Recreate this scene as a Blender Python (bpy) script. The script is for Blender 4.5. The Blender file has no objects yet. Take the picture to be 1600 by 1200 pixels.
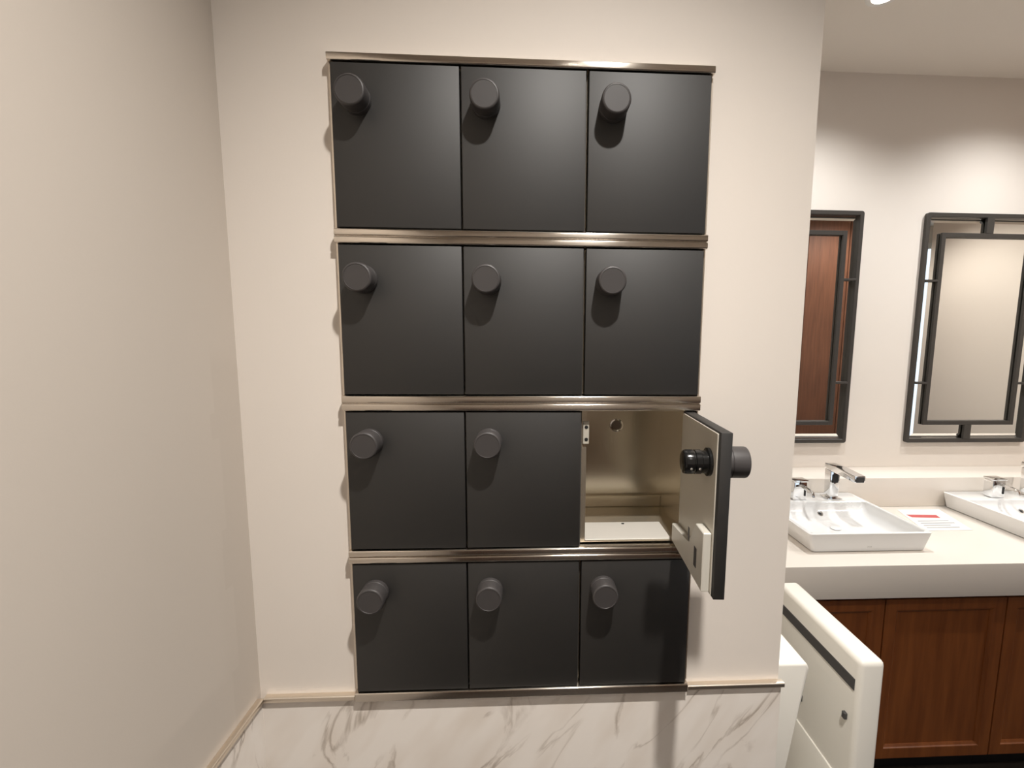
import bpy, bmesh, math, random
from mathutils import Vector, Matrix
random.seed(7)
SC = bpy.context.scene
COL = SC.collection
PI = math.pi

# ------------------------------------------------------------------ materials
def new_mat(name):
    m = bpy.data.materials.new(name); m.use_nodes = True
    nt = m.node_tree
    return m, nt, nt.nodes['Principled BSDF']

def mat(name, color, rough=0.5, metal=0.0, spec=0.5, coat=0.0, bump=0.0, bscale=200, bstretch=(1, 1, 1), aniso=0.0):
    m, nt, b = new_mat(name)
    b.inputs['Base Color'].default_value = (*color, 1)
    b.inputs['Roughness'].default_value = rough
    b.inputs['Metallic'].default_value = metal
    b.inputs['Specular IOR Level'].default_value = spec
    b.inputs['Coat Weight'].default_value = coat
    b.inputs['Anisotropic'].default_value = aniso
    if aniso:
        tg = nt.nodes.new('ShaderNodeTangent'); tg.direction_type = 'RADIAL'; tg.axis = 'X'
        nt.links.new(tg.outputs[0], b.inputs['Tangent'])
    if bump:
        tc = nt.nodes.new('ShaderNodeTexCoord'); mp = nt.nodes.new('ShaderNodeMapping')
        mp.inputs['Scale'].default_value = bstretch
        n = nt.nodes.new('ShaderNodeTexNoise'); n.inputs['Scale'].default_value = bscale
        bp = nt.nodes.new('ShaderNodeBump'); bp.inputs['Strength'].default_value = bump; bp.inputs['Distance'].default_value = 0.001
        nt.links.new(tc.outputs['Object'], mp.inputs['Vector']); nt.links.new(mp.outputs['Vector'], n.inputs['Vector'])
        nt.links.new(n.outputs['Fac'], bp.inputs['Height']); nt.links.new(bp.outputs['Normal'], b.inputs['Normal'])
    return m

def math_node(nt, op, a, b=None):
    n = nt.nodes.new('ShaderNodeMath'); n.operation = op
    for i, v in enumerate((a, b)):
        if v is None: continue
        if isinstance(v, (int, float)): n.inputs[i].default_value = v
        else: nt.links.new(v, n.inputs[i])
    return n.outputs[0]

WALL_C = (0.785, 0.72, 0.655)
def wall_paint(name, patch=False, color=WALL_C):
    m, nt, b = new_mat(name)
    b.inputs['Roughness'].default_value = 0.6
    b.inputs['Specular IOR Level'].default_value = 0.3
    tc = nt.nodes.new('ShaderNodeTexCoord')
    n = nt.nodes.new('ShaderNodeTexNoise'); n.inputs['Scale'].default_value = 1.7; n.inputs['Detail'].default_value = 3
    nt.links.new(tc.outputs['Object'], n.inputs['Vector'])
    mx = nt.nodes.new('ShaderNodeMixRGB')
    mx.inputs[1].default_value = (*color, 1)
    mx.inputs[2].default_value = (color[0]*.96, color[1]*.955, color[2]*.94, 1)
    nt.links.new(n.outputs['Fac'], mx.inputs[0])
    out = mx.outputs[0]
    if patch:      # a brushed touch-up band of paint with a ragged edge beside the corner
        sx = nt.nodes.new('ShaderNodeSeparateXYZ'); nt.links.new(tc.outputs['Object'], sx.inputs[0])
        mp = nt.nodes.new('ShaderNodeMapping'); mp.inputs['Scale'].default_value = (0.0, 0.0, 1.0)
        nt.links.new(tc.outputs['Object'], mp.inputs['Vector'])
        v = nt.nodes.new('ShaderNodeTexVoronoi'); v.inputs['Scale'].default_value = 7.0
        nt.links.new(mp.outputs['Vector'], v.inputs['Vector'])
        sc = nt.nodes.new('ShaderNodeSeparateXYZ'); nt.links.new(v.outputs['Color'], sc.inputs[0])
        edge = math_node(nt, 'MULTIPLY', sc.outputs[0], 0.035)
        edge = math_node(nt, 'ADD', edge, 0.035)
        yy = math_node(nt, 'ADD', sx.outputs[1], edge)
        step = nt.nodes.new('ShaderNodeMapRange'); step.inputs[1].default_value = -0.002; step.inputs[2].default_value = 0.002
        nt.links.new(yy, step.inputs[0])
        low = nt.nodes.new('ShaderNodeMapRange'); low.inputs[1].default_value = 1.62; low.inputs[2].default_value = 1.58
        nt.links.new(sx.outputs[2], low.inputs[0])
        fac = math_node(nt, 'MULTIPLY', step.outputs[0], low.outputs[0])
        m2 = nt.nodes.new('ShaderNodeMixRGB')
        nt.links.new(fac, m2.inputs[0]); nt.links.new(out, m2.inputs[1])
        m2.inputs[2].default_value = (color[0]*.945, color[1]*.94, color[2]*.93, 1)
        out = m2.outputs[0]
    nt.links.new(out, b.inputs['Base Color'])
    n2 = nt.nodes.new('ShaderNodeTexNoise'); n2.inputs['Scale'].default_value = 260
    nt.links.new(tc.outputs['Object'], n2.inputs['Vector'])
    bp = nt.nodes.new('ShaderNodeBump'); bp.inputs['Strength'].default_value = .06; bp.inputs['Distance'].default_value = .001
    nt.links.new(n2.outputs['Fac'], bp.inputs['Height']); nt.links.new(bp.outputs['Normal'], b.inputs['Normal'])
    return m

def marble(name):
    m, nt, b = new_mat(name)
    b.inputs['Roughness'].default_value = 0.28
    tc = nt.nodes.new('ShaderNodeTexCoord')
    mp = nt.nodes.new('ShaderNodeMapping')
    mp.vector_type = 'TEXTURE'; mp.inputs['Rotation'].default_value = (0, math.radians(33), 0)
    mp.inputs['Scale'].default_value = (.27, .27, .85)
    nt.links.new(tc.outputs['Object'], mp.inputs['Vector'])
    n = nt.nodes.new('ShaderNodeTexNoise'); n.inputs['Scale'].default_value = 3.0; n.inputs['Detail'].default_value = 9; n.inputs['Distortion'].default_value = 0.7
    nt.links.new(mp.outputs['Vector'], n.inputs['Vector'])
    a = math_node(nt, 'SUBTRACT', n.outputs['Fac'], 0.5); a = math_node(nt, 'ABSOLUTE', a)
    vein = nt.nodes.new('ShaderNodeMapRange'); vein.inputs[1].default_value = 0.0; vein.inputs[2].default_value = 0.022
    vein.inputs[3].default_value = 1.0; vein.inputs[4].default_value = 0.0
    nt.links.new(a, vein.inputs[0])
    n3 = nt.nodes.new('ShaderNodeTexNoise'); n3.inputs['Scale'].default_value = 5.0
    nt.links.new(mp.outputs['Vector'], n3.inputs['Vector'])
    gate = nt.nodes.new('ShaderNodeMapRange'); gate.inputs[1].default_value = .42; gate.inputs[2].default_value = .62
    nt.links.new(n3.outputs['Fac'], gate.inputs[0])
    f = math_node(nt, 'MULTIPLY', vein.outputs[0], gate.outputs[0])
    f = math_node(nt, 'MULTIPLY', f, 0.75)
    base = nt.nodes.new('ShaderNodeMixRGB')
    base.inputs[1].default_value = (.88, .82, .755, 1); base.inputs[2].default_value = (.78, .70, .62, 1)
    sm = nt.nodes.new('ShaderNodeMapRange'); sm.inputs[1].default_value = .4; sm.inputs[2].default_value = .75
    nt.links.new(n3.outputs['Fac'], sm.inputs[0]); nt.links.new(sm.outputs[0], base.inputs[0])
    mx = nt.nodes.new('ShaderNodeMixRGB')
    nt.links.new(f, mx.inputs[0]); nt.links.new(base.outputs[0], mx.inputs[1]); mx.inputs[2].default_value = (.34, .27, .21, 1)
    nt.links.new(mx.outputs[0], b.inputs['Base Color'])
    return m

def wood(name, c1, c2, rough=.38):
    m, nt, b = new_mat(name)
    b.inputs['Roughness'].default_value = rough
    tc = nt.nodes.new('ShaderNodeTexCoord')
    mp = nt.nodes.new('ShaderNodeMapping'); mp.inputs['Scale'].default_value = (14, 14, 1.2)
    nt.links.new(tc.outputs['Object'], mp.inputs['Vector'])
    n = nt.nodes.new('ShaderNodeTexNoise'); n.inputs['Scale'].default_value = 3; n.inputs['Detail'].default_value = 6; n.inputs['Distortion'].default_value = .4
    nt.links.new(mp.outputs['Vector'], n.inputs['Vector'])
    r = nt.nodes.new('ShaderNodeValToRGB')
    r.color_ramp.elements[0].position = .3; r.color_ramp.elements[0].color = (*c1, 1)
    r.color_ramp.elements[1].position = .72; r.color_ramp.elements[1].color = (*c2, 1)
    nt.links.new(n.outputs['Fac'], r.inputs[0]); nt.links.new(r.outputs[0], b.inputs['Base Color'])
    return m

def emit(name, color, s):
    m, nt, b = new_mat(name)
    b.inputs['Base Color'].default_value = (.8, .8, .8, 1)
    b.inputs['Emission Color'].default_value = (*color, 1); b.inputs['Emission Strength'].default_value = s
    return m

def floor_tile(name):
    m, nt, b = new_mat(name)
    b.inputs['Roughness'].default_value = .35
    tc = nt.nodes.new('ShaderNodeTexCoord')
    br = nt.nodes.new('ShaderNodeTexBrick'); br.offset = 0; br.inputs['Scale'].default_value = 1.0
    br.inputs['Brick Width'].default_value = .6; br.inputs['Row Height'].default_value = .6; br.inputs['Mortar Size'].default_value = .003
    br.inputs['Color1'].default_value = (.035, .028, .024, 1); br.inputs['Color2'].default_value = (.042, .034, .028, 1); br.inputs['Mortar'].default_value = (.02, .018, .016, 1)
    nt.links.new(tc.outputs['Object'], br.inputs['Vector']); nt.links.new(br.outputs['Color'], b.inputs['Base Color'])
    return m

M = dict(
    wall=wall_paint('wall_paint'), wall_l=wall_paint('wall_paint_left_falloff', True, (.57, .51, .45)),  # left wall colour darkened to stand in for light falloff
    ceil=wall_paint('ceiling_paint', False, (.82, .76, .69)),
    marble=marble('marble_tile'), floor=floor_tile('floor_tile'),
    cap=mat('cap_metal', (.80, .72, .62), .33, 1.0),
    steel=mat('brushed_steel', (.66, .60, .53), .17, 1.0, aniso=.95),
    steel_in=mat('satin_steel_inside', (.64, .575, .46), .22, .80, bump=.06, bscale=40, bstretch=(20, 20, .6)),
    sheet=mat('grey_sheet', (.60, .56, .48), .42, .2),
    black=mat('satin_black_laminate', (.0055, .0040, .0026), .60, 0, 1.0),
    edge=mat('black_edge', (.012, .0105, .0095), .4),
    knob=mat('black_knob', (.050, .045, .044), .48),
    gloss=mat('gloss_black_plastic', (.008, .008, .008), .16),
    white_tin=mat('white_painted_metal', (.74, .72, .66), .35),
    dark=mat('dark_hole', (.01, .01, .01), .6),
    plastic=mat('cream_white_plastic', (.82, .79, .72), .34),
    slot=mat('dark_grey_rubber', (.06, .058, .058), .5),
    porc=mat('white_porcelain', (.86, .855, .84), .10, coat=.5),
    stone=mat('cream_solid_surface', (.80, .735, .66), .22),
    chrome=mat('chrome', (.82, .82, .82), .06, 1.0),
    wood=wood('red_brown_wood', (.165, .046, .010), (.25, .078, .018)),
    wood2=wood('red_brown_wood_panel', (.115, .045, .024), (.175, .072, .038), .5),
    wood3=wood('added_dark_wood', (.055, .024, .012), (.085, .038, .020), .5),  # for the added rear panelling that darkens reflections
    mirror=mat('mirror_silver', (.93, .93, .90), .0, 1.0),
    iron=mat('dark_bronze_iron', (.052, .046, .040), .42, .2),
    paper=mat('white_paper', (.86, .84, .81), .5),
    red=mat('red_print', (.55, .09, .09), .5),
    ink=mat('grey_print', (.42, .41, .40), .5),
    lens=emit('lamp_lens', (1, .95, .88), 25),
    glow=emit('bluish_glow_pane', (.72, .86, 1.0), 1.3),  # bluish glow of the added rear pane
    fix=mat('white_fixture', (.8, .78, .74), .4),
    plug=mat('brown_plug', (.16, .12, .10), .5),
    gap=mat('dull_grey_metal', (.10, .09, .08), .5, .3),
    tin=mat('pale_zinc', (.62, .595, .53), .4, .1),
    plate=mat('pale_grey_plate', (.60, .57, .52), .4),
    toe=mat('black_toe_kick', (.006, .005, .005), .5),
)

# ------------------------------------------------------------------ mesh helpers
def box(bm, x0, x1, y0, y1, z0, z1, bev=0.0, seg=2):
    r = bmesh.ops.create_cube(bm, size=1)
    vs = r['verts']
    for v in vs:
        v.co = Vector((x0 + (v.co.x + .5) * (x1 - x0), y0 + (v.co.y + .5) * (y1 - y0), z0 + (v.co.z + .5) * (z1 - z0)))
    if bev:
        es = list({e for v in vs for e in v.link_edges})
        bmesh.ops.bevel(bm, geom=es, offset=bev, segments=seg, affect='EDGES', profile=.5)
    return bm

def lathe(bm, prof, axis='z', origin=(0, 0, 0), n=48):
    """prof: list of (radius, height); revolved about an axis through origin."""
    O = Vector(origin); rings = []
    def pt(r, h, a):
        c, s = r * math.cos(a), r * math.sin(a)
        if axis == 'z': return O + Vector((c, s, h))
        if axis == 'y': return O + Vector((c, h, s))
        return O + Vector((h, c, s))
    for r, h in prof:
        if r < 1e-6: rings.append([bm.verts.new(pt(0, h, 0))])
        else: rings.append([bm.verts.new(pt(r, h, 2 * PI * k / n)) for k in range(n)])
    for A, B in zip(rings, rings[1:]):
        for k in range(n):
            k2 = (k + 1) % n
            if len(A) == 1 and len(B) == 1: continue
            if len(A) == 1: bm.faces.new((A[0], B[k], B[k2]))
            elif len(B) == 1: bm.faces.new((A[k], B[0], A[k2]))
            else: bm.faces.new((A[k], B[k], B[k2], A[k2]))
    return bm

def prism(bm, poly, axis, a0, a1, bev=0.0, seg=2):
    """extrude a closed 2D polygon along an axis. axis x: poly=(y,z); y: (x,z); z: (x,y)"""
    def pt(p, a):
        if axis == 'x': return (a, p[0], p[1])
        if axis == 'y': return (p[0], a, p[1])
        return (p[0], p[1], a)
    A = [bm.verts.new(pt(p, a0)) for p in poly]; B = [bm.verts.new(pt(p, a1)) for p in poly]
    n = len(poly)
    fs = [bm.faces.new(A), bm.faces.new(B[::-1])]
    for k in range(n): fs.append(bm.faces.new((A[k], B[k], B[(k + 1) % n], A[(k + 1) % n])))
    if bev:
        es = list({e for f in fs for e in f.edges})
        bmesh.ops.bevel(bm, geom=es, offset=bev, segments=seg, affect='EDGES', profile=.5)
    return bm

def rounded(y0, y1, z0, z1, r, n=5):
    pts = []
    for cx, cz, a0 in ((y1 - r, z1 - r, 0), (y0 + r, z1 - r, 90), (y0 + r, z0 + r, 180), (y1 - r, z0 + r, 270)):
        for k in range(n + 1):
            a = math.radians(a0 + 90 * k / n); pts.append((cx + r * math.cos(a), cz + r * math.sin(a)))
    return pts

def loft(bm, loops, cap0=True, cap1=True):
    R = [[bm.verts.new(p) for p in L] for L in loops]
    n = len(R[0])
    for A, B in zip(R, R[1:]):
        for k in range(n): bm.faces.new((A[k], A[(k + 1) % n], B[(k + 1) % n], B[k]))
    if cap0: bm.faces.new(R[0][::-1])
    if cap1: bm.faces.new(R[-1])
    return bm

def B(): return bmesh.new()

def mesh_of(name, bm, m, smooth=True):
    bmesh.ops.recalc_face_normals(bm, faces=bm.faces)
    me = bpy.data.meshes.new(name); bm.to_mesh(me); bm.free()
    me.materials.append(m)
    if smooth:
        for p in me.polygons: p.use_smooth = True
        try: me.set_sharp_from_angle(angle=math.radians(35))
        except Exception: pass
    return me

def obj(name, bm, m, parent=None, loc=(0, 0, 0), rot=(0, 0, 0), label=None, smooth=True):
    me = bm if isinstance(bm, bpy.types.Mesh) else mesh_of(name, bm, m, smooth)
    o = bpy.data.objects.new(name, me); COL.objects.link(o)
    o.parent = parent; o.location = loc; o.rotation_euler = rot
    if label: o['label'] = label
    return o

def tag(o, label, cat, group=None):
    o['label'] = label; o['category'] = cat
    if group: o['group'] = group
    return o

def thing(name, label, cat, loc=(0, 0, 0), group=None):
    o = bpy.data.objects.new(name, None); COL.objects.link(o); o.location = loc
    o.empty_display_size = .05
    return tag(o, label, cat, group)

def struct(name, bm, m, smooth=False):
    o = obj(name, bm, m, smooth=smooth); o['kind'] = 'structure'; return o

def copy_tree(o, parent=None):
    c = o.copy(); COL.objects.link(c); c.parent = parent
    for ch in [q for q in bpy.data.objects if q.parent == o]: copy_tree(ch, c)
    return c

# ------------------------------------------------------------------ measures
OZ = 2.05
XC, XE = -0.177, 0.785            # corner with the left wall, free end of the locker wall
WY, WT = 0.015, 0.285             # wall face and back
TRIM = 0.987
ROWS = [(OZ, OZ - .2467), (OZ - .2719, OZ - .516), (OZ - .5438, OZ - .7864), (OZ - .8121, OZ - 1.0546)]
XS = [0.0, .1997, .3990, .6]
CEIL = 2.835
FAR = 1.456

# ------------------------------------------------------------------ room shell
bm = B(); box(bm, -.4, 3.9, -2.4, 1.7, -.1, 0); struct('floor', bm, M['floor'])
bm = B(); box(bm, -.4, 3.9, -2.4, 1.7, CEIL, CEIL + .1); struct('ceiling', bm, M['ceil'])
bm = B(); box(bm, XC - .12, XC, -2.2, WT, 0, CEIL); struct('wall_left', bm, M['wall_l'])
bm = B()
TOPZ, BOTZ = OZ + .0135, OZ - 1.0635
box(bm, XC, -.0045, WY, WT, 0, CEIL)
box(bm, .6045, XE, WY, WT, 0, CEIL, 0)
box(bm, -.0045, .6045, WY, WT, TOPZ, CEIL)
box(bm, -.0045, .6045, WY, WT, 0, BOTZ)
box(bm, -.0045, .6045, .235, WT, BOTZ, TOPZ)
struct('wall_front', bm, M['wall'])
bm = B(); box(bm, .48, 3.7, FAR, FAR + .12, 0, CEIL); struct('wall_far', bm, M['wall'])
bm = B(); box(bm, .48, .6, WT, FAR, 0, CEIL); struct('wall_nook', bm, M['wall'])
bm = B(); box(bm, 3.7, 3.82, -2.2, FAR + .12, 0, CEIL); struct('wall_right', bm, M['wall'])
bm = B(); box(bm, XC - .12, 3.82, -2.32, -2.2, 0, CEIL); struct('wall_rear', bm, M['wall'])
bm = B(); box(bm, XC + .008, 2.27, -2.2, -2.182, 0, 1.16, .003, 1); struct('added_trim_5', bm, M['wood3'])  # unseen dark panelling, added to darken what the lower locker doors reflect
bm = B(); box(bm, 3.13, 3.7, -2.2, -2.182, 0, 1.16, .003, 1); struct('added_trim_6', bm, M['wood3'])  # same added panelling, beyond the glowing pane
# marble wainscot and its metal cap
bm = B(); box(bm, XC + .006, XE + .003, .008, WY, .0, TRIM - .0095); struct('trim_1', bm, M['marble'])
bm = B(); box(bm, XC, XC + .006, -2.2, .008, .0, TRIM - .0095); struct('trim_2', bm, M['marble'])
bm = B()
prism(bm, rounded(.001, WY, TRIM - .0095, TRIM, .0028), 'x', XC + .012, -.0055)
prism(bm, rounded(.001, WY, TRIM - .0095, TRIM, .0028), 'x', .6055, XE + .006)
struct('trim_3', bm, M['cap'], True)
bm = B(); prism(bm, rounded(XC, XC + .012, TRIM - .0095, TRIM, .0028), 'y', -2.2, .003); struct('trim_4', bm, M['cap'], True)

# unseen glowing pane behind the camera, added so the mirror bevels reflect bluish light
bm = B(); box(bm, 2.35, 3.05, -2.2, -2.188, .5, 2.6); w = struct('glow_pane_1', bm, M['glow'])
bm = B()
for a in ((2.29, 2.35, .44, 2.66), (3.05, 3.11, .44, 2.66)): box(bm, a[0], a[1], -2.2, -2.17, a[2], a[3], .004)
for a in ((2.35, 3.05, .44, .5), (2.35, 3.05, 2.6, 2.66)): box(bm, a[0], a[1], -2.2, -2.17, a[2], a[3], .004)
obj('glow_pane_frame', bm, M['fix'], w)

# ------------------------------------------------------------------ locker frame
fr = thing('steel_surround', 'brushed steel frame of ridged rails around the twelve black lockers in the cream wall', 'surround', (0, WY, TRIM))
def W2(bm):       # world coordinates to the frame's own
    bmesh.ops.translate(bm, verts=bm.verts, vec=(0, -WY, -TRIM)); return bm
def rail(z0, z1, split, x0=-.0028, x1=.6032):
    bm = B()
    if split:
        mid = (z0 + z1) / 2
        prism(bm, rounded(-.003, .0155, mid + .0006, z1, .0026), 'x', x0, x1)
        prism(bm, rounded(-.003, .0155, z0, mid - .0006, .0026), 'x', x0, x1)
        box(bm, x0 + .001, x1 - .001, .001, .0155, mid - .0012, mid + .0012)
    else:
        prism(bm, rounded(-.003, .0155, z0, z1, .0026), 'x', x0, x1)
    return W2(bm)
G = .0012
obj('rail', rail(ROWS[0][0] + G, TOPZ - .001, False), M['steel'], fr)
for i in range(3):
    obj('rail', rail(ROWS[i + 1][0] + G, ROWS[i][1] - G, True), M['steel'], fr)
obj('rail', rail(TRIM - .0095, ROWS[3][1] - G, False), M['steel'], fr)
for i, (zt, zb) in enumerate(ROWS):
    for x in XS[1:3]:
        bm = B(); box(bm, x - .0008, x + .0008, .0115, .0168, zb, zt, .0004, 1); obj('mullion', W2(bm), M['gap'], fr)
for x0, x1 in ((-.0040, -.0008), (.6008, .6040)):
    bm = B(); box(bm, x0, x1, .008, .0168, ROWS[3][1] + .001, ROWS[0][0] - .001, .0006, 1); obj('side_strip', W2(bm), M['cap'], fr)

# ------------------------------------------------------------------ lockers
DW = .1962
def door_mesh(h):
    bm = B(); box(bm, -DW, 0, 0, .016, .0012, h - .0012, .0009, 2)
    return mesh_of('door', bm, M['black'])
def knob_mesh():
    bm = B()
    lathe(bm, [(0, -.0005), (.0228, -.0005), (.0228, -.0085), (.0220, -.0092), (.0220, -.0100), (.0228, -.0107), (.0228, -.0312), (.0223, -.0331), (.0211, -.0343),
               (.0196, -.0346), (.0192, -.0341), (0, -.0341)], 'y', (0, 0, 0), 56)
    return mesh_of('knob', bm, M['knob'])
KN = knob_mesh()
def body_mesh(w, h):
    bm = B(); t = .0012; x0, x1, y0, y1, z0, z1 = .0015, w - .0015, .0176, .205, .001, h - .001
    box(bm, x0, x1, y1 - t, y1, z0, z1)
    box(bm, x0, x0 + t, y0, y1 - t, z0, z1); box(bm, x1 - t, x1, y0, y1 - t, z0, z1)
    box(bm, x0 + t, x1 - t, y0, y1 - t, z0, z0 + t); box(bm, x0 + t, x1 - t, y0, y1 - t, z1 - t, z1)
    box(bm, x0 + t, x0 + .0085, y0, y0 + .0012, z0 + t, z1 - t)
    box(bm, x1 - .006, x1 - t, y0, y0 + .0012, z0 + t, z1 - t)
    box(bm, x0 + t, x1 - t, y1 - .012, y1 - t, z0 + t, z0 + .026, .001, 1)
    return mesh_of('body', bm, M['steel_in'], False)
rn = ['top row', 'second row from the top', 'third row from the top', 'bottom row']
cn = ['left', 'middle', 'right']
proto = None
for i, (zt, zb) in enumerate(ROWS):
    h = zt - zb
    dm = door_mesh(h); bmh = body_mesh(.2, h)
    for j in range(3):
        is_open = (i == 2 and j == 2)
        if is_open:
            lab = 'open locker with its door swung out, showing the empty steel inside'
        else:
            lab = 'closed black locker with round knob, %s one of the %s' % (cn[j], rn[i])
            if i == 2: lab = 'closed black locker with round knob in the third row down, %s' % ('left end' if j == 0 else 'beside the open one')
        t = thing('locker', lab, 'locker', (XS[j], 0, zb), 'black lockers set in the wall')
        obj('body', bmh, None, t, label='bare steel box' if is_open else None)
        if not is_open:
            d = obj('door', dm, None, t, (XS[j + 1] - XS[j] - .0018, 0, 0))
        else:
            d = obj('door', dm, None, t, (.596 - XS[2], .013, 0), (0, 0, math.radians(86.3)), label='black door swung open on its right edge')
        obj('knob', KN, None, d, (-DW + .0385, 0, h - (.0555 if i < 2 else .0515)))
        if is_open:
            kz = h - .0515
            # inner side of the door (local +y is the inside)
            bm = B(); box(bm, -DW + .008, -.004, .0162, .0182, .004, h - .004, .0006, 1); obj('inner_panel', bm, M['sheet'], d, label='grey sheet steel lining')
            bm = B()
            lathe(bm, [(0, .0183), (.0205, .0183), (.0205, .0225), (.0165, .0235), (.0165, .031), (.0178, .032), (.0178, .0400), (.0162, .0408), (.0162, .0425), (.0178, .0433),
                       (.0178, .0525), (.0165, .0560), (.0135, .0575), (0, .0575)], 'y', (-DW + .0385, 0, kz), 40)
            obj('lock_body', bm, M['gloss'], d, label='glossy black lock barrel')
            for (a, hh) in ((.036, -.35), (.048, -.35)):
                bm = B(); bmesh.ops.create_icosphere(bm, subdivisions=2, radius=.0022)
                bmesh.ops.translate(bm, verts=bm.verts, vec=(-DW + .0385 - .0178 * math.cos(hh), a, kz + .0178 * math.sin(hh)))
                obj('screw', bm, M['chrome'], d)
            bm = B(); prism(bm, [(-DW + .012, .006), (-.005, .006), (-.005, .038), (-DW + .085, .048), (-DW + .050, .094), (-DW + .012, .094)], 'y', .0183, .0300, .0012, 1); obj('hinge_plate', bm, M['tin'], d, label='pale metal plate low on the inside')
            bm = B(); box(bm, -DW + .040, -DW + .052, .0301, .0307, .028, .058, .0002, 1); obj('keyhole', bm, M['slot'], d)
            bm = B(); box(bm, -DW + .080, -DW + .087, .0301, .0307, .052, .074, .0002, 1); obj('keyhole', bm, M['slot'], d)
            # fittings inside the box
            bm = B(); box(bm, .0035, .0140, .0140, .0174, h - .060, h - .020, .0006, 1)
            sp = obj('strike_plate', bm, M['sheet'], t)
            for zz in (h - .030, h - .052):
                bm = B(); lathe(bm, [(0, .0134), (.0030, .0134), (.0032, .0139), (0, .0139)], 'y', (.0092, 0, zz), 20); obj('screw_hole', bm, M['dark'], sp)
            bm = B(); lathe(bm, [(.0105, .2034), (.0105, .2005), (.0118, .1995), (.0140, .2000), (.0142, .2034)], 'y', (.497 - XS[2], 0, 1.445 - zb), 40)
            gr = obj('grommet', bm, M['chrome'], t, label='round metal grommet in the back')
            bm = B(); lathe(bm, [(0, .2010), (.0095, .2010), (.0105, .2018)], 'y', (.497 - XS[2], 0, 1.445 - zb), 40)
            obj('plug', bm, M['plug'], gr, label='dull brown plug in the grommet')
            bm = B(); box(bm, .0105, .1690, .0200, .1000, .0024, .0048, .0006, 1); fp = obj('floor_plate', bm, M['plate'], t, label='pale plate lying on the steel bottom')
            bm = B(); lathe(bm, [(0, .0051), (.0030, .0051), (.0032, .0049)], 'z', (.493 - XS[2], .0915, 0), 20); obj('hole', bm, M['dark'], fp)

# ------------------------------------------------------------------ folding unit on the end of the locker wall
ST = thing('mounted_fold_down_station', 'white plastic fold-down unit with a dark slot, hanging on the end of the locker wall', 'fold-down unit', (XE, .03, .40))
SY0, SY1 = .0, .315
bm = B()
prism(bm, [(.0005, .04), (.030, .04), (.034, .36), (.072, .592), (.066, .604), (.0005, .604)], 'y', SY0, SY1, .005, 3)
obj('back_shell', bm, M['plastic'], ST)
x0, x1 = .175, .227
bm = B(); box(bm, x0, x1, SY0, SY1, .02, .603, .011, 4); fpn = obj('front_panel', bm, M['plastic'], ST)
bm = B(); box(bm, x0 - .0012, x0 + .002, SY0 + .012, SY1 - .02, .533, .558, .0008, 1); obj('slot', bm, M['slot'], fpn, label='long dark grey slot')
bm = B(); box(bm, x0 - .004, x0 + .001, SY0 + .012, SY1 - .02, .04, .318, .003, 2); obj('seat_pad', bm, M['plastic'], fpn)
bm = B(); box(bm, x0 - .006, x0 + .001, .025, .035, .458, .472, .001, 1); obj('bumper', bm, M['slot'], fpn)
bm = B(); box(bm, x0 - .006, x0 + .001, .176, .190, .374, .390, .001, 1); obj('bumper', bm, M['slot'], fpn)
bm = B(); box(bm, .0305, x0 - .0005, SY0 + .01, SY1 - .01, .02, .075, .008, 3); obj('hinge_base', bm, M['plastic'], ST)

# ------------------------------------------------------------------ vanity
CT = .86
ct = thing('vanity_counter', 'cream stone vanity counter with a deep front apron and raised back ledge', 'counter', (.61, .70, .739))
bm = B(); prism(bm, [(0, 0), (.02, 0), (.02, .091), (.754, .091), (.754, .121), (0, .121)], 'x', 0, 2.5, .002, 2)
obj('countertop', bm, M['stone'], ct)
bm = B(); box(bm, 0, 2.5, .563, .754, CT + .0004 - .739, .998 - .739, .002, 2); obj('back_ledge', bm, M['stone'], ct)

def vanity_unit():
    t = thing('vanity_cabinet', '', 'cabinet', (0, .73, 0), 'brown wooden vanity cabinets')
    w = .455
    bm = B(); box(bm, 0.0005, w, .0215, .70, .085, .728); obj('body', bm, M['wood'], t)
    bm = B(); box(bm, 0.0005, w, .055, .66, 0.0, .0845); obj('toe_kick', bm, M['toe'], t, label='black recessed plinth')
    # framed door: stiles, rails and a recessed panel in one mesh
    bm = B(); s = .042; z0, z1 = .088, .716; x0, x1 = .0018, w - .0018
    def ring(d, y): return [(x0 + d, y, z0 + d), (x1 - d, y, z0 + d), (x1 - d, y, z1 - d), (x0 + d, y, z1 - d)]
    loft(bm, [ring(0, .0205), ring(0, .0015), ring(.0015, 0), ring(s - .001, 0), ring(s, .001), ring(s + .002, .004), ring(s + .010, .0085), ring(s + .0102, .0105)])
    obj('door', bm, M['wood'], t, smooth=False)
    return t
labs = ['brown wooden vanity cabinet mostly hidden behind the white fold-down unit',
        'brown wooden panelled vanity cabinet below the left basin, in full view',
        'brown wooden vanity cabinet at the right edge of the picture']
vu = vanity_unit()
vx = [1.123, 1.579, 2.035]
for k, x in enumerate(vx):
    o = vu if k == 0 else copy_tree(vu)
    o.location.x = x; o['label'] = labs[k]
# hidden neighbours carry the counter's ends: plain end panels
bm = B(); box(bm, .612, 1.1225, .7525, 1.43, 0, .728); tag(obj('end_panel', bm, M['wood']), 'brown wooden end panel under the counter behind the locker wall', 'panel')
bm = B(); box(bm, 2.4915, 3.10, .7525, 1.43, 0, .728); tag(obj('end_panel', bm, M['wood']), 'brown wooden end panel under the right end of the counter', 'panel')

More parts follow.
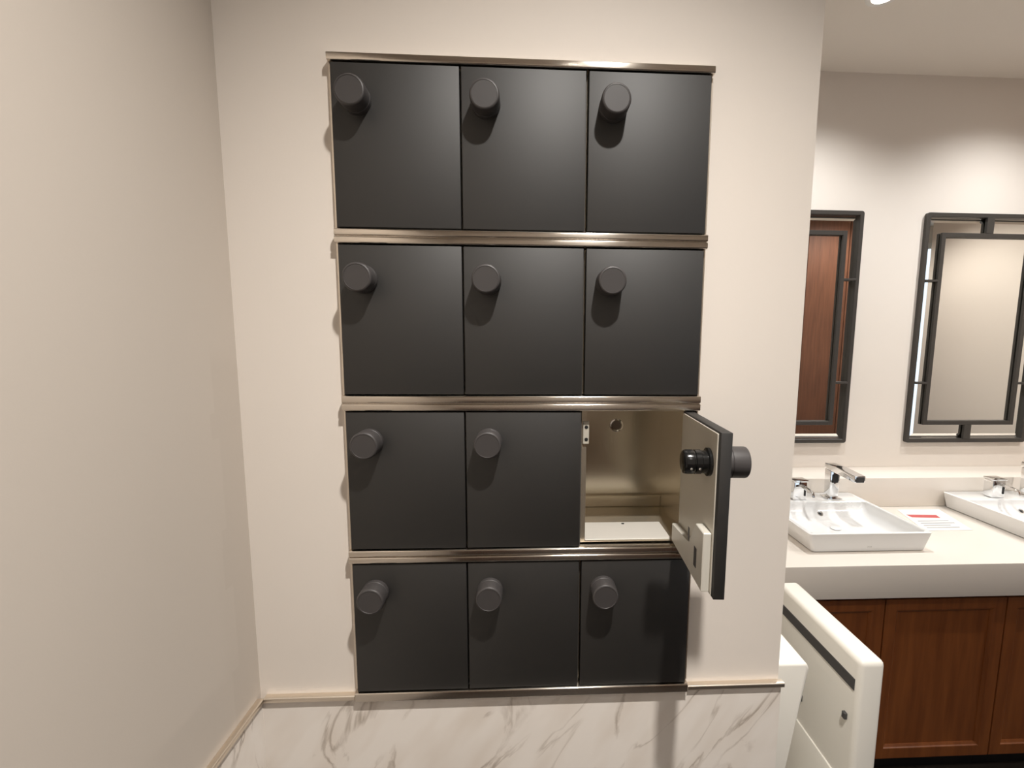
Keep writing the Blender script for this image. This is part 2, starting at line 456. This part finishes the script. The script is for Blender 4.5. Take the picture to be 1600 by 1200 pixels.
def basin(x0, label):
    t = thing('wash_basin', label, 'basin', (x0, .798, CT), 'white rectangular basins on the counter')
    Wd, D, H = .465, .460, .073
    def rr(ix0, ix1, iy0, iy1, z, r, n=5):
        pts = []
        for cx, cy, a0 in ((ix1 - r, iy1 - r, 0), (ix0 + r, iy1 - r, 90), (ix0 + r, iy0 + r, 180), (ix1 - r, iy0 + r, 270)):
            for k in range(n + 1):
                a = math.radians(a0 + 90 * k / n); pts.append((cx + r * math.cos(a), cy + r * math.sin(a), z))
        return pts
    bm = B()
    loft(bm, [rr(.022, Wd - .022, .012, D - .004, .0008, .012), rr(.018, Wd - .018, .008, D - .002, .004, .012), rr(.001, Wd - .001, .001, D, H - .004, .010), rr(0, Wd, 0, D, H - .001, .010),
              rr(.002, Wd - .002, .002, D - .002, H, .010), rr(.012, Wd - .012, .012, .345, H, .014)] +
             [rr(i_, Wd - i_, i_, .357 - i_, H - .003 - .062 * d_, .016 + .055 * d_ * d_) for d_, i_ in [(k / 12, .0145 + .075 * (1 - math.sqrt(1 - (k / 12) ** 2))) for k in range(13)]], True, True)
    obj('bowl', bm, M['porc'], t)
    bm = B(); lathe(bm, [(.0065, 0), (.0085, -.002), (.0115, -.0016), (.012, .002)], 'y', (0, 0, 0), 32); 
    obj('overflow_ring', bm, M['chrome'], t, (Wd / 2 + .008, .3195, .0270), (math.radians(-48), 0, 0))
    bm = B(); lathe(bm, [(0, -.0006), (.0068, -.0006), (.0068, .0006), (0, .0006)], 'y', (0, 0, 0), 32)
    obj('overflow_hole', bm, M['dark'], t, (Wd / 2 + .008, .3195, .0270), (math.radians(-48), 0, 0))
    bm = B(); lathe(bm, [(0, .0005), (.018, .0005), (.021, .003), (.019, .0045), (0, .0045)], 'z', (Wd / 2, .2, H - .0648), 32); obj('drain', bm, M['porc'], t)
    bm = B()
    for k, q in enumerate((-.010, -.0055, -.001, .0035)):
        box(bm, Wd / 2 + q, Wd / 2 + q + .003, .0042, .0060, .0185, .0205 + .0015 * (k % 2))
    obj('maker_mark', bm, M['ink'], t, (0, 0.0015, 0))
    return t
basin(1.325, 'white rectangular basin with chrome faucet beside the end of the locker wall')
basin(2.237, 'white rectangular basin cut off by the right edge of the picture')

def faucet(x, label):
    t = thing('faucet', label, 'faucet', (x, 1.19, CT + .0735), 'chrome sensor faucets on the basins')
    bm = B(); box(bm, -.033, .033, -.030, .030, 0, .004, .0015, 2); obj('base_plate', bm, M['chrome'], t)
    bm = B(); prism(bm, [(-.019, .0045), (.019, .0045), (.023, .128), (-.023, .128)], 'y', -.021, .021, .003, 2); obj('column', bm, M['chrome'], t)
    bm = B(); prism(bm, [(.024, .1285), (.024, .152), (-.05, .154), (-.175, .148), (-.175, .120), (-.150, .122), (-.022, .1285)], 'x', -.023, .023, .0025, 2); obj('spout', bm, M['chrome'], t)
    bm = B(); box(bm, -.014, .014, -.0236, -.0205, .074, .112, .001, 1); obj('sensor', bm, M['dark'], t, label='dark sensor window')
    bm = B(); box(bm, -.017, .017, -.1775, -.1745, .122, .145, .001, 1); obj('nozzle', bm, M['slot'], t)
    return t
faucet(1.655, 'tall chrome sensor faucet on the rear rim of the left basin')
faucet(2.580, 'chrome faucet of the right basin, cut off by the picture edge')

def soap(x, label):
    t = thing('soap_dispenser', label, 'soap dispenser', (x, 1.185, CT + .0735), 'chrome soap dispensers on the basins')
    bm = B(); box(bm, -.030, .030, -.024, .022, 0, .080, .004, 3); obj('body', bm, M['chrome'], t)
    bm = B(); box(bm, -.033, .033, -.027, .025, .0805, .088, .002, 2); obj('cap', bm, M['chrome'], t)
    bm = B(); box(bm, .016, .024, -.0265, -.0235, .018, .052, .001, 1); obj('sensor', bm, M['dark'], t)
    bm = B(); prism(bm, [(-.0245, .058), (-.0245, .070), (-.105, .060), (-.112, .040), (-.104, .040), (-.098, .050)], 'x', .000, .012, .001, 1); obj('spout', bm, M['chrome'], t)
    return t
soap(1.498, 'small chrome soap dispenser beside the faucet, against the end of the locker wall')
soap(2.410, 'small chrome soap dispenser on the corner of the right basin')

# notice lying on the counter
nt_ = thing('notice_sheet', 'white notice sheet with a red band lying on the counter between the basins', 'notice', (2.055, 1.09, CT + .0005))
def Q(pts, z0, z1):
    bm = B(); prism(bm, pts, 'z', z0, z1); return bm
def uv(u, v):      # sheet-local: u along the long side, v from back to front
    a = Vector((1.996, 1.222)); b = Vector((2.195, 1.222)); c = Vector((2.130, .985)); d = Vector((1.925, .985))
    p = (a * (1 - u) + b * u) * (1 - v) + (d * (1 - u) + c * u) * v
    return (p.x - 2.055, p.y - 1.09)
obj('sheet', Q([uv(0, 0), uv(1, 0), uv(1, 1), uv(0, 1)], 0, .0008), M['paper'], nt_)
obj('red_band', Q([uv(.05, .26), uv(.72, .30), uv(.72, .44), uv(.10, .40)], .0009, .0012), M['red'], nt_)
for k, (u0, u1, v) in enumerate(((.12, .80, .56), (.12, .86, .66), (.12, .70, .76), (.12, .82, .86))):
    obj('text_line', Q([uv(u0, v), uv(u1, v), uv(u1, v + .035), uv(u0, v + .035)], .0009, .0011), M['ink'], nt_)

# ------------------------------------------------------------------ mirrors
def mirror(x0, label):
    W_, Z0, Z1 = .626, 1.125, 2.228
    t = thing('lattice_mirror', label, 'mirror', (x0, FAR, Z0), 'dark framed lattice mirrors')
    H = Z1 - Z0; f = .019; bv = .025; gy = -.006
    bm = B()       # plate with a ground bevel all round
    def ring(d, y): return [(f * .5 + d, y, f * .5 + d), (W_ - f * .5 - d, y, f * .5 + d), (W_ - f * .5 - d, y, H - f * .5 - d), (f * .5 + d, y, H - f * .5 - d)]
    dy = bv * math.tan(math.radians(15.5))
    loft(bm, [ring(0, -.0006), ring(0, gy + dy), ring(f * .5, gy + dy), ring(f * .5 + bv, gy)])
    obj('mirror_glass', bm, M['mirror'], t, smooth=False)
    bm = B()       # outer frame: four bars with rounded corners
    r0 = []; 
    def rr(d, y, r):
        pts = []
        for cx, cz, a0 in ((W_ - d - r, H - d - r, 0), (d + r, H - d - r, 90), (d + r, d + r, 180), (W_ - d - r, d + r, 270)):
            for k in range(5):
                a = math.radians(a0 + 90 * k / 4); pts.append((cx + r * math.cos(a), y, cz + r * math.sin(a)))
        return pts
    loops = [rr(0, -.0008, .012), rr(0, -.017, .012), rr(.0015, -.0185, .011), rr(f - .0015, -.0185, .004), rr(f, -.017, .003), rr(f, gy + dy - .0003, .003)]
    loft(bm, loops, False, False)
    obj('frame', bm, M['iron'], t)
    bx0, bx1, bz0, bz1, bw = .078, W_ - .078, .090, H - .092, .020
    bm = B(); yA, yB = -.0225, -.0095
    box(bm, bx0, bx0 + bw, yA, yB, bz0, bz1, .001, 1); box(bm, bx1 - bw, bx1, yA, yB, bz0, bz1, .001, 1)
    box(bm, bx0 + bw, bx1 - bw, yA, yB, bz1 - bw, bz1, .001, 1); box(bm, bx0 + bw, bx1 - bw, yA, yB, bz0, bz0 + bw, .001, 1)
    obj('inner_frame', bm, M['iron'], t)
    c = W_ / 2
    for a in ((c - .018, c + .018, f, bz0), (c - .018, c + .018, bz1, H - f), (f, bx0, H * .27 - .005, H * .27 + .005), (bx1, W_ - f, H * .27 - .005, H * .27 + .005),
              (f, bx0, H * .715 - .005, H * .715 + .005), (bx1, W_ - f, H * .715 - .005, H * .715 + .005)):
        bm = B(); box(bm, a[0], a[1], yA, yB, a[2], a[3], .001, 1); obj('lattice_bar', bm, M['iron'], t)
    return t
mirror(1.252, 'dark framed lattice mirror partly hidden by the end of the locker wall, reflecting brown wood')
mirror(2.184, 'dark framed lattice mirror above the right basin, reflecting a cream wall')

# tall brown cupboard behind the photographer's right: seen in the left mirror
cb = thing('tall_cupboard', 'tall brown wooden cupboard seen reflected in the left mirror', 'cupboard', (2.68, -.35, 0))
bm = B(); box(bm, 0, .72, -.6, -.021, 0, 2.80, .003, 1); obj('body', bm, M['wood2'], cb)
for a, b_ in ((.002, .355), (.3605, .718)):
    bm = B(); box(bm, a, b_, -.0205, 0, .08, 2.79, .002, 1); obj('door', bm, M['wood2'], cb)

# ------------------------------------------------------------------ lamps
def downlight(x, y, label, energy, color=(1, .955, .90), size=140, blend=.35, rad=.03, fixture=True, tilt=(0, 0)):
    if fixture:
        t = thing('recessed_downlight', label, 'downlight', (x, y, CEIL), 'recessed ceiling downlights')
        bm = B(); lathe(bm, [(.038, -.0008), (.038, -.004), (.050, -.0055), (.056, -.003), (.056, -.0008)], 'z', (0, 0, 0), 40); obj('rim', bm, M['fix'], t)
        bm = B(); lathe(bm, [(0, -.0025), (.0375, -.0025), (.0375, -.0008), (0, -.0008)], 'z', (0, 0, 0), 40); obj('lens', bm, M['lens'], t)
    L = bpy.data.lights.new('downlight_lamp', 'SPOT'); L.energy = energy; L.color = color
    L.spot_size = math.radians(size); L.spot_blend = blend; L.shadow_soft_size = rad
    o = bpy.data.objects.new('downlight_lamp', L); COL.objects.link(o); o.location = (x, y, CEIL - .012)
    o.rotation_euler = Vector((tilt[0], tilt[1], -1)).to_track_quat('-Z', 'Y').to_euler()
    return o
downlight(.575, -.76, 'recessed ceiling downlight in front of the black lockers', 198, size=117, blend=1.0, tilt=(-.15, .0))
downlight(1.557, .976, 'recessed ceiling downlight above the left basin', 64, size=138, blend=1.0, color=(.975, .985, .985))
downlight(2.470, .976, 'recessed ceiling downlight above the right basin', 64, size=138, blend=1.0, color=(.975, .985, .985))
downlight(.53, -1.75, 'unseen downlight added as fill near the rear wall on the left', 10, size=140, blend=.6)  # added fill lamp, out of view
downlight(1.80, -.76, 'unseen downlight added as fill in the middle of the room', 9, size=140, blend=.6)  # weak unseen fill, added for general brightness
downlight(2.95, .20, 'unseen downlight added as fill near the right wall', 85, size=140, blend=.6)  # unseen fill added to brighten the wall reflected in the right mirror

W = bpy.data.worlds.new('world'); W.use_nodes = True; SC.world = W
W.node_tree.nodes['Background'].inputs[0].default_value = (1, .92, .82, 1)
W.node_tree.nodes['Background'].inputs[1].default_value = 0.0

# ------------------------------------------------------------------ camera (solved from the photograph)
rx, ry, rz = (math.radians(a) for a in (-6.9555, -0.4334, -2.975))
Rm = Matrix.Rotation(rz, 3, 'Z') @ Matrix.Rotation(rx, 3, 'X') @ Matrix.Rotation(ry, 3, 'Y')
right, fwd, up = Rm.col[0], Rm.col[1], Rm.col[2]
cam = bpy.data.cameras.new('camera'); co = bpy.data.objects.new('camera', cam); COL.objects.link(co)
mw = Matrix.Identity(4)
for k in range(3):
    mw[k][0] = right[k]; mw[k][1] = up[k]; mw[k][2] = -fwd[k]
mw.translation = Vector((.304, -.8074, OZ - .4182))
co.matrix_world = mw
cam.sensor_fit = 'HORIZONTAL'; cam.sensor_width = 36.0
cam.lens = 749.04 / 1600 * 36.0
cam.shift_x = (800 - 861.77) / 1600; cam.shift_y = (618.42 - 600) / 1600
cam.clip_start = .01
SC.camera = co

vs = SC.view_settings
vs.view_transform = 'Standard'; vs.look = 'None'; vs.gamma = 1; vs.use_curve_mapping = False
SC.display_settings.display_device = 'sRGB'
vs.exposure = 0.0
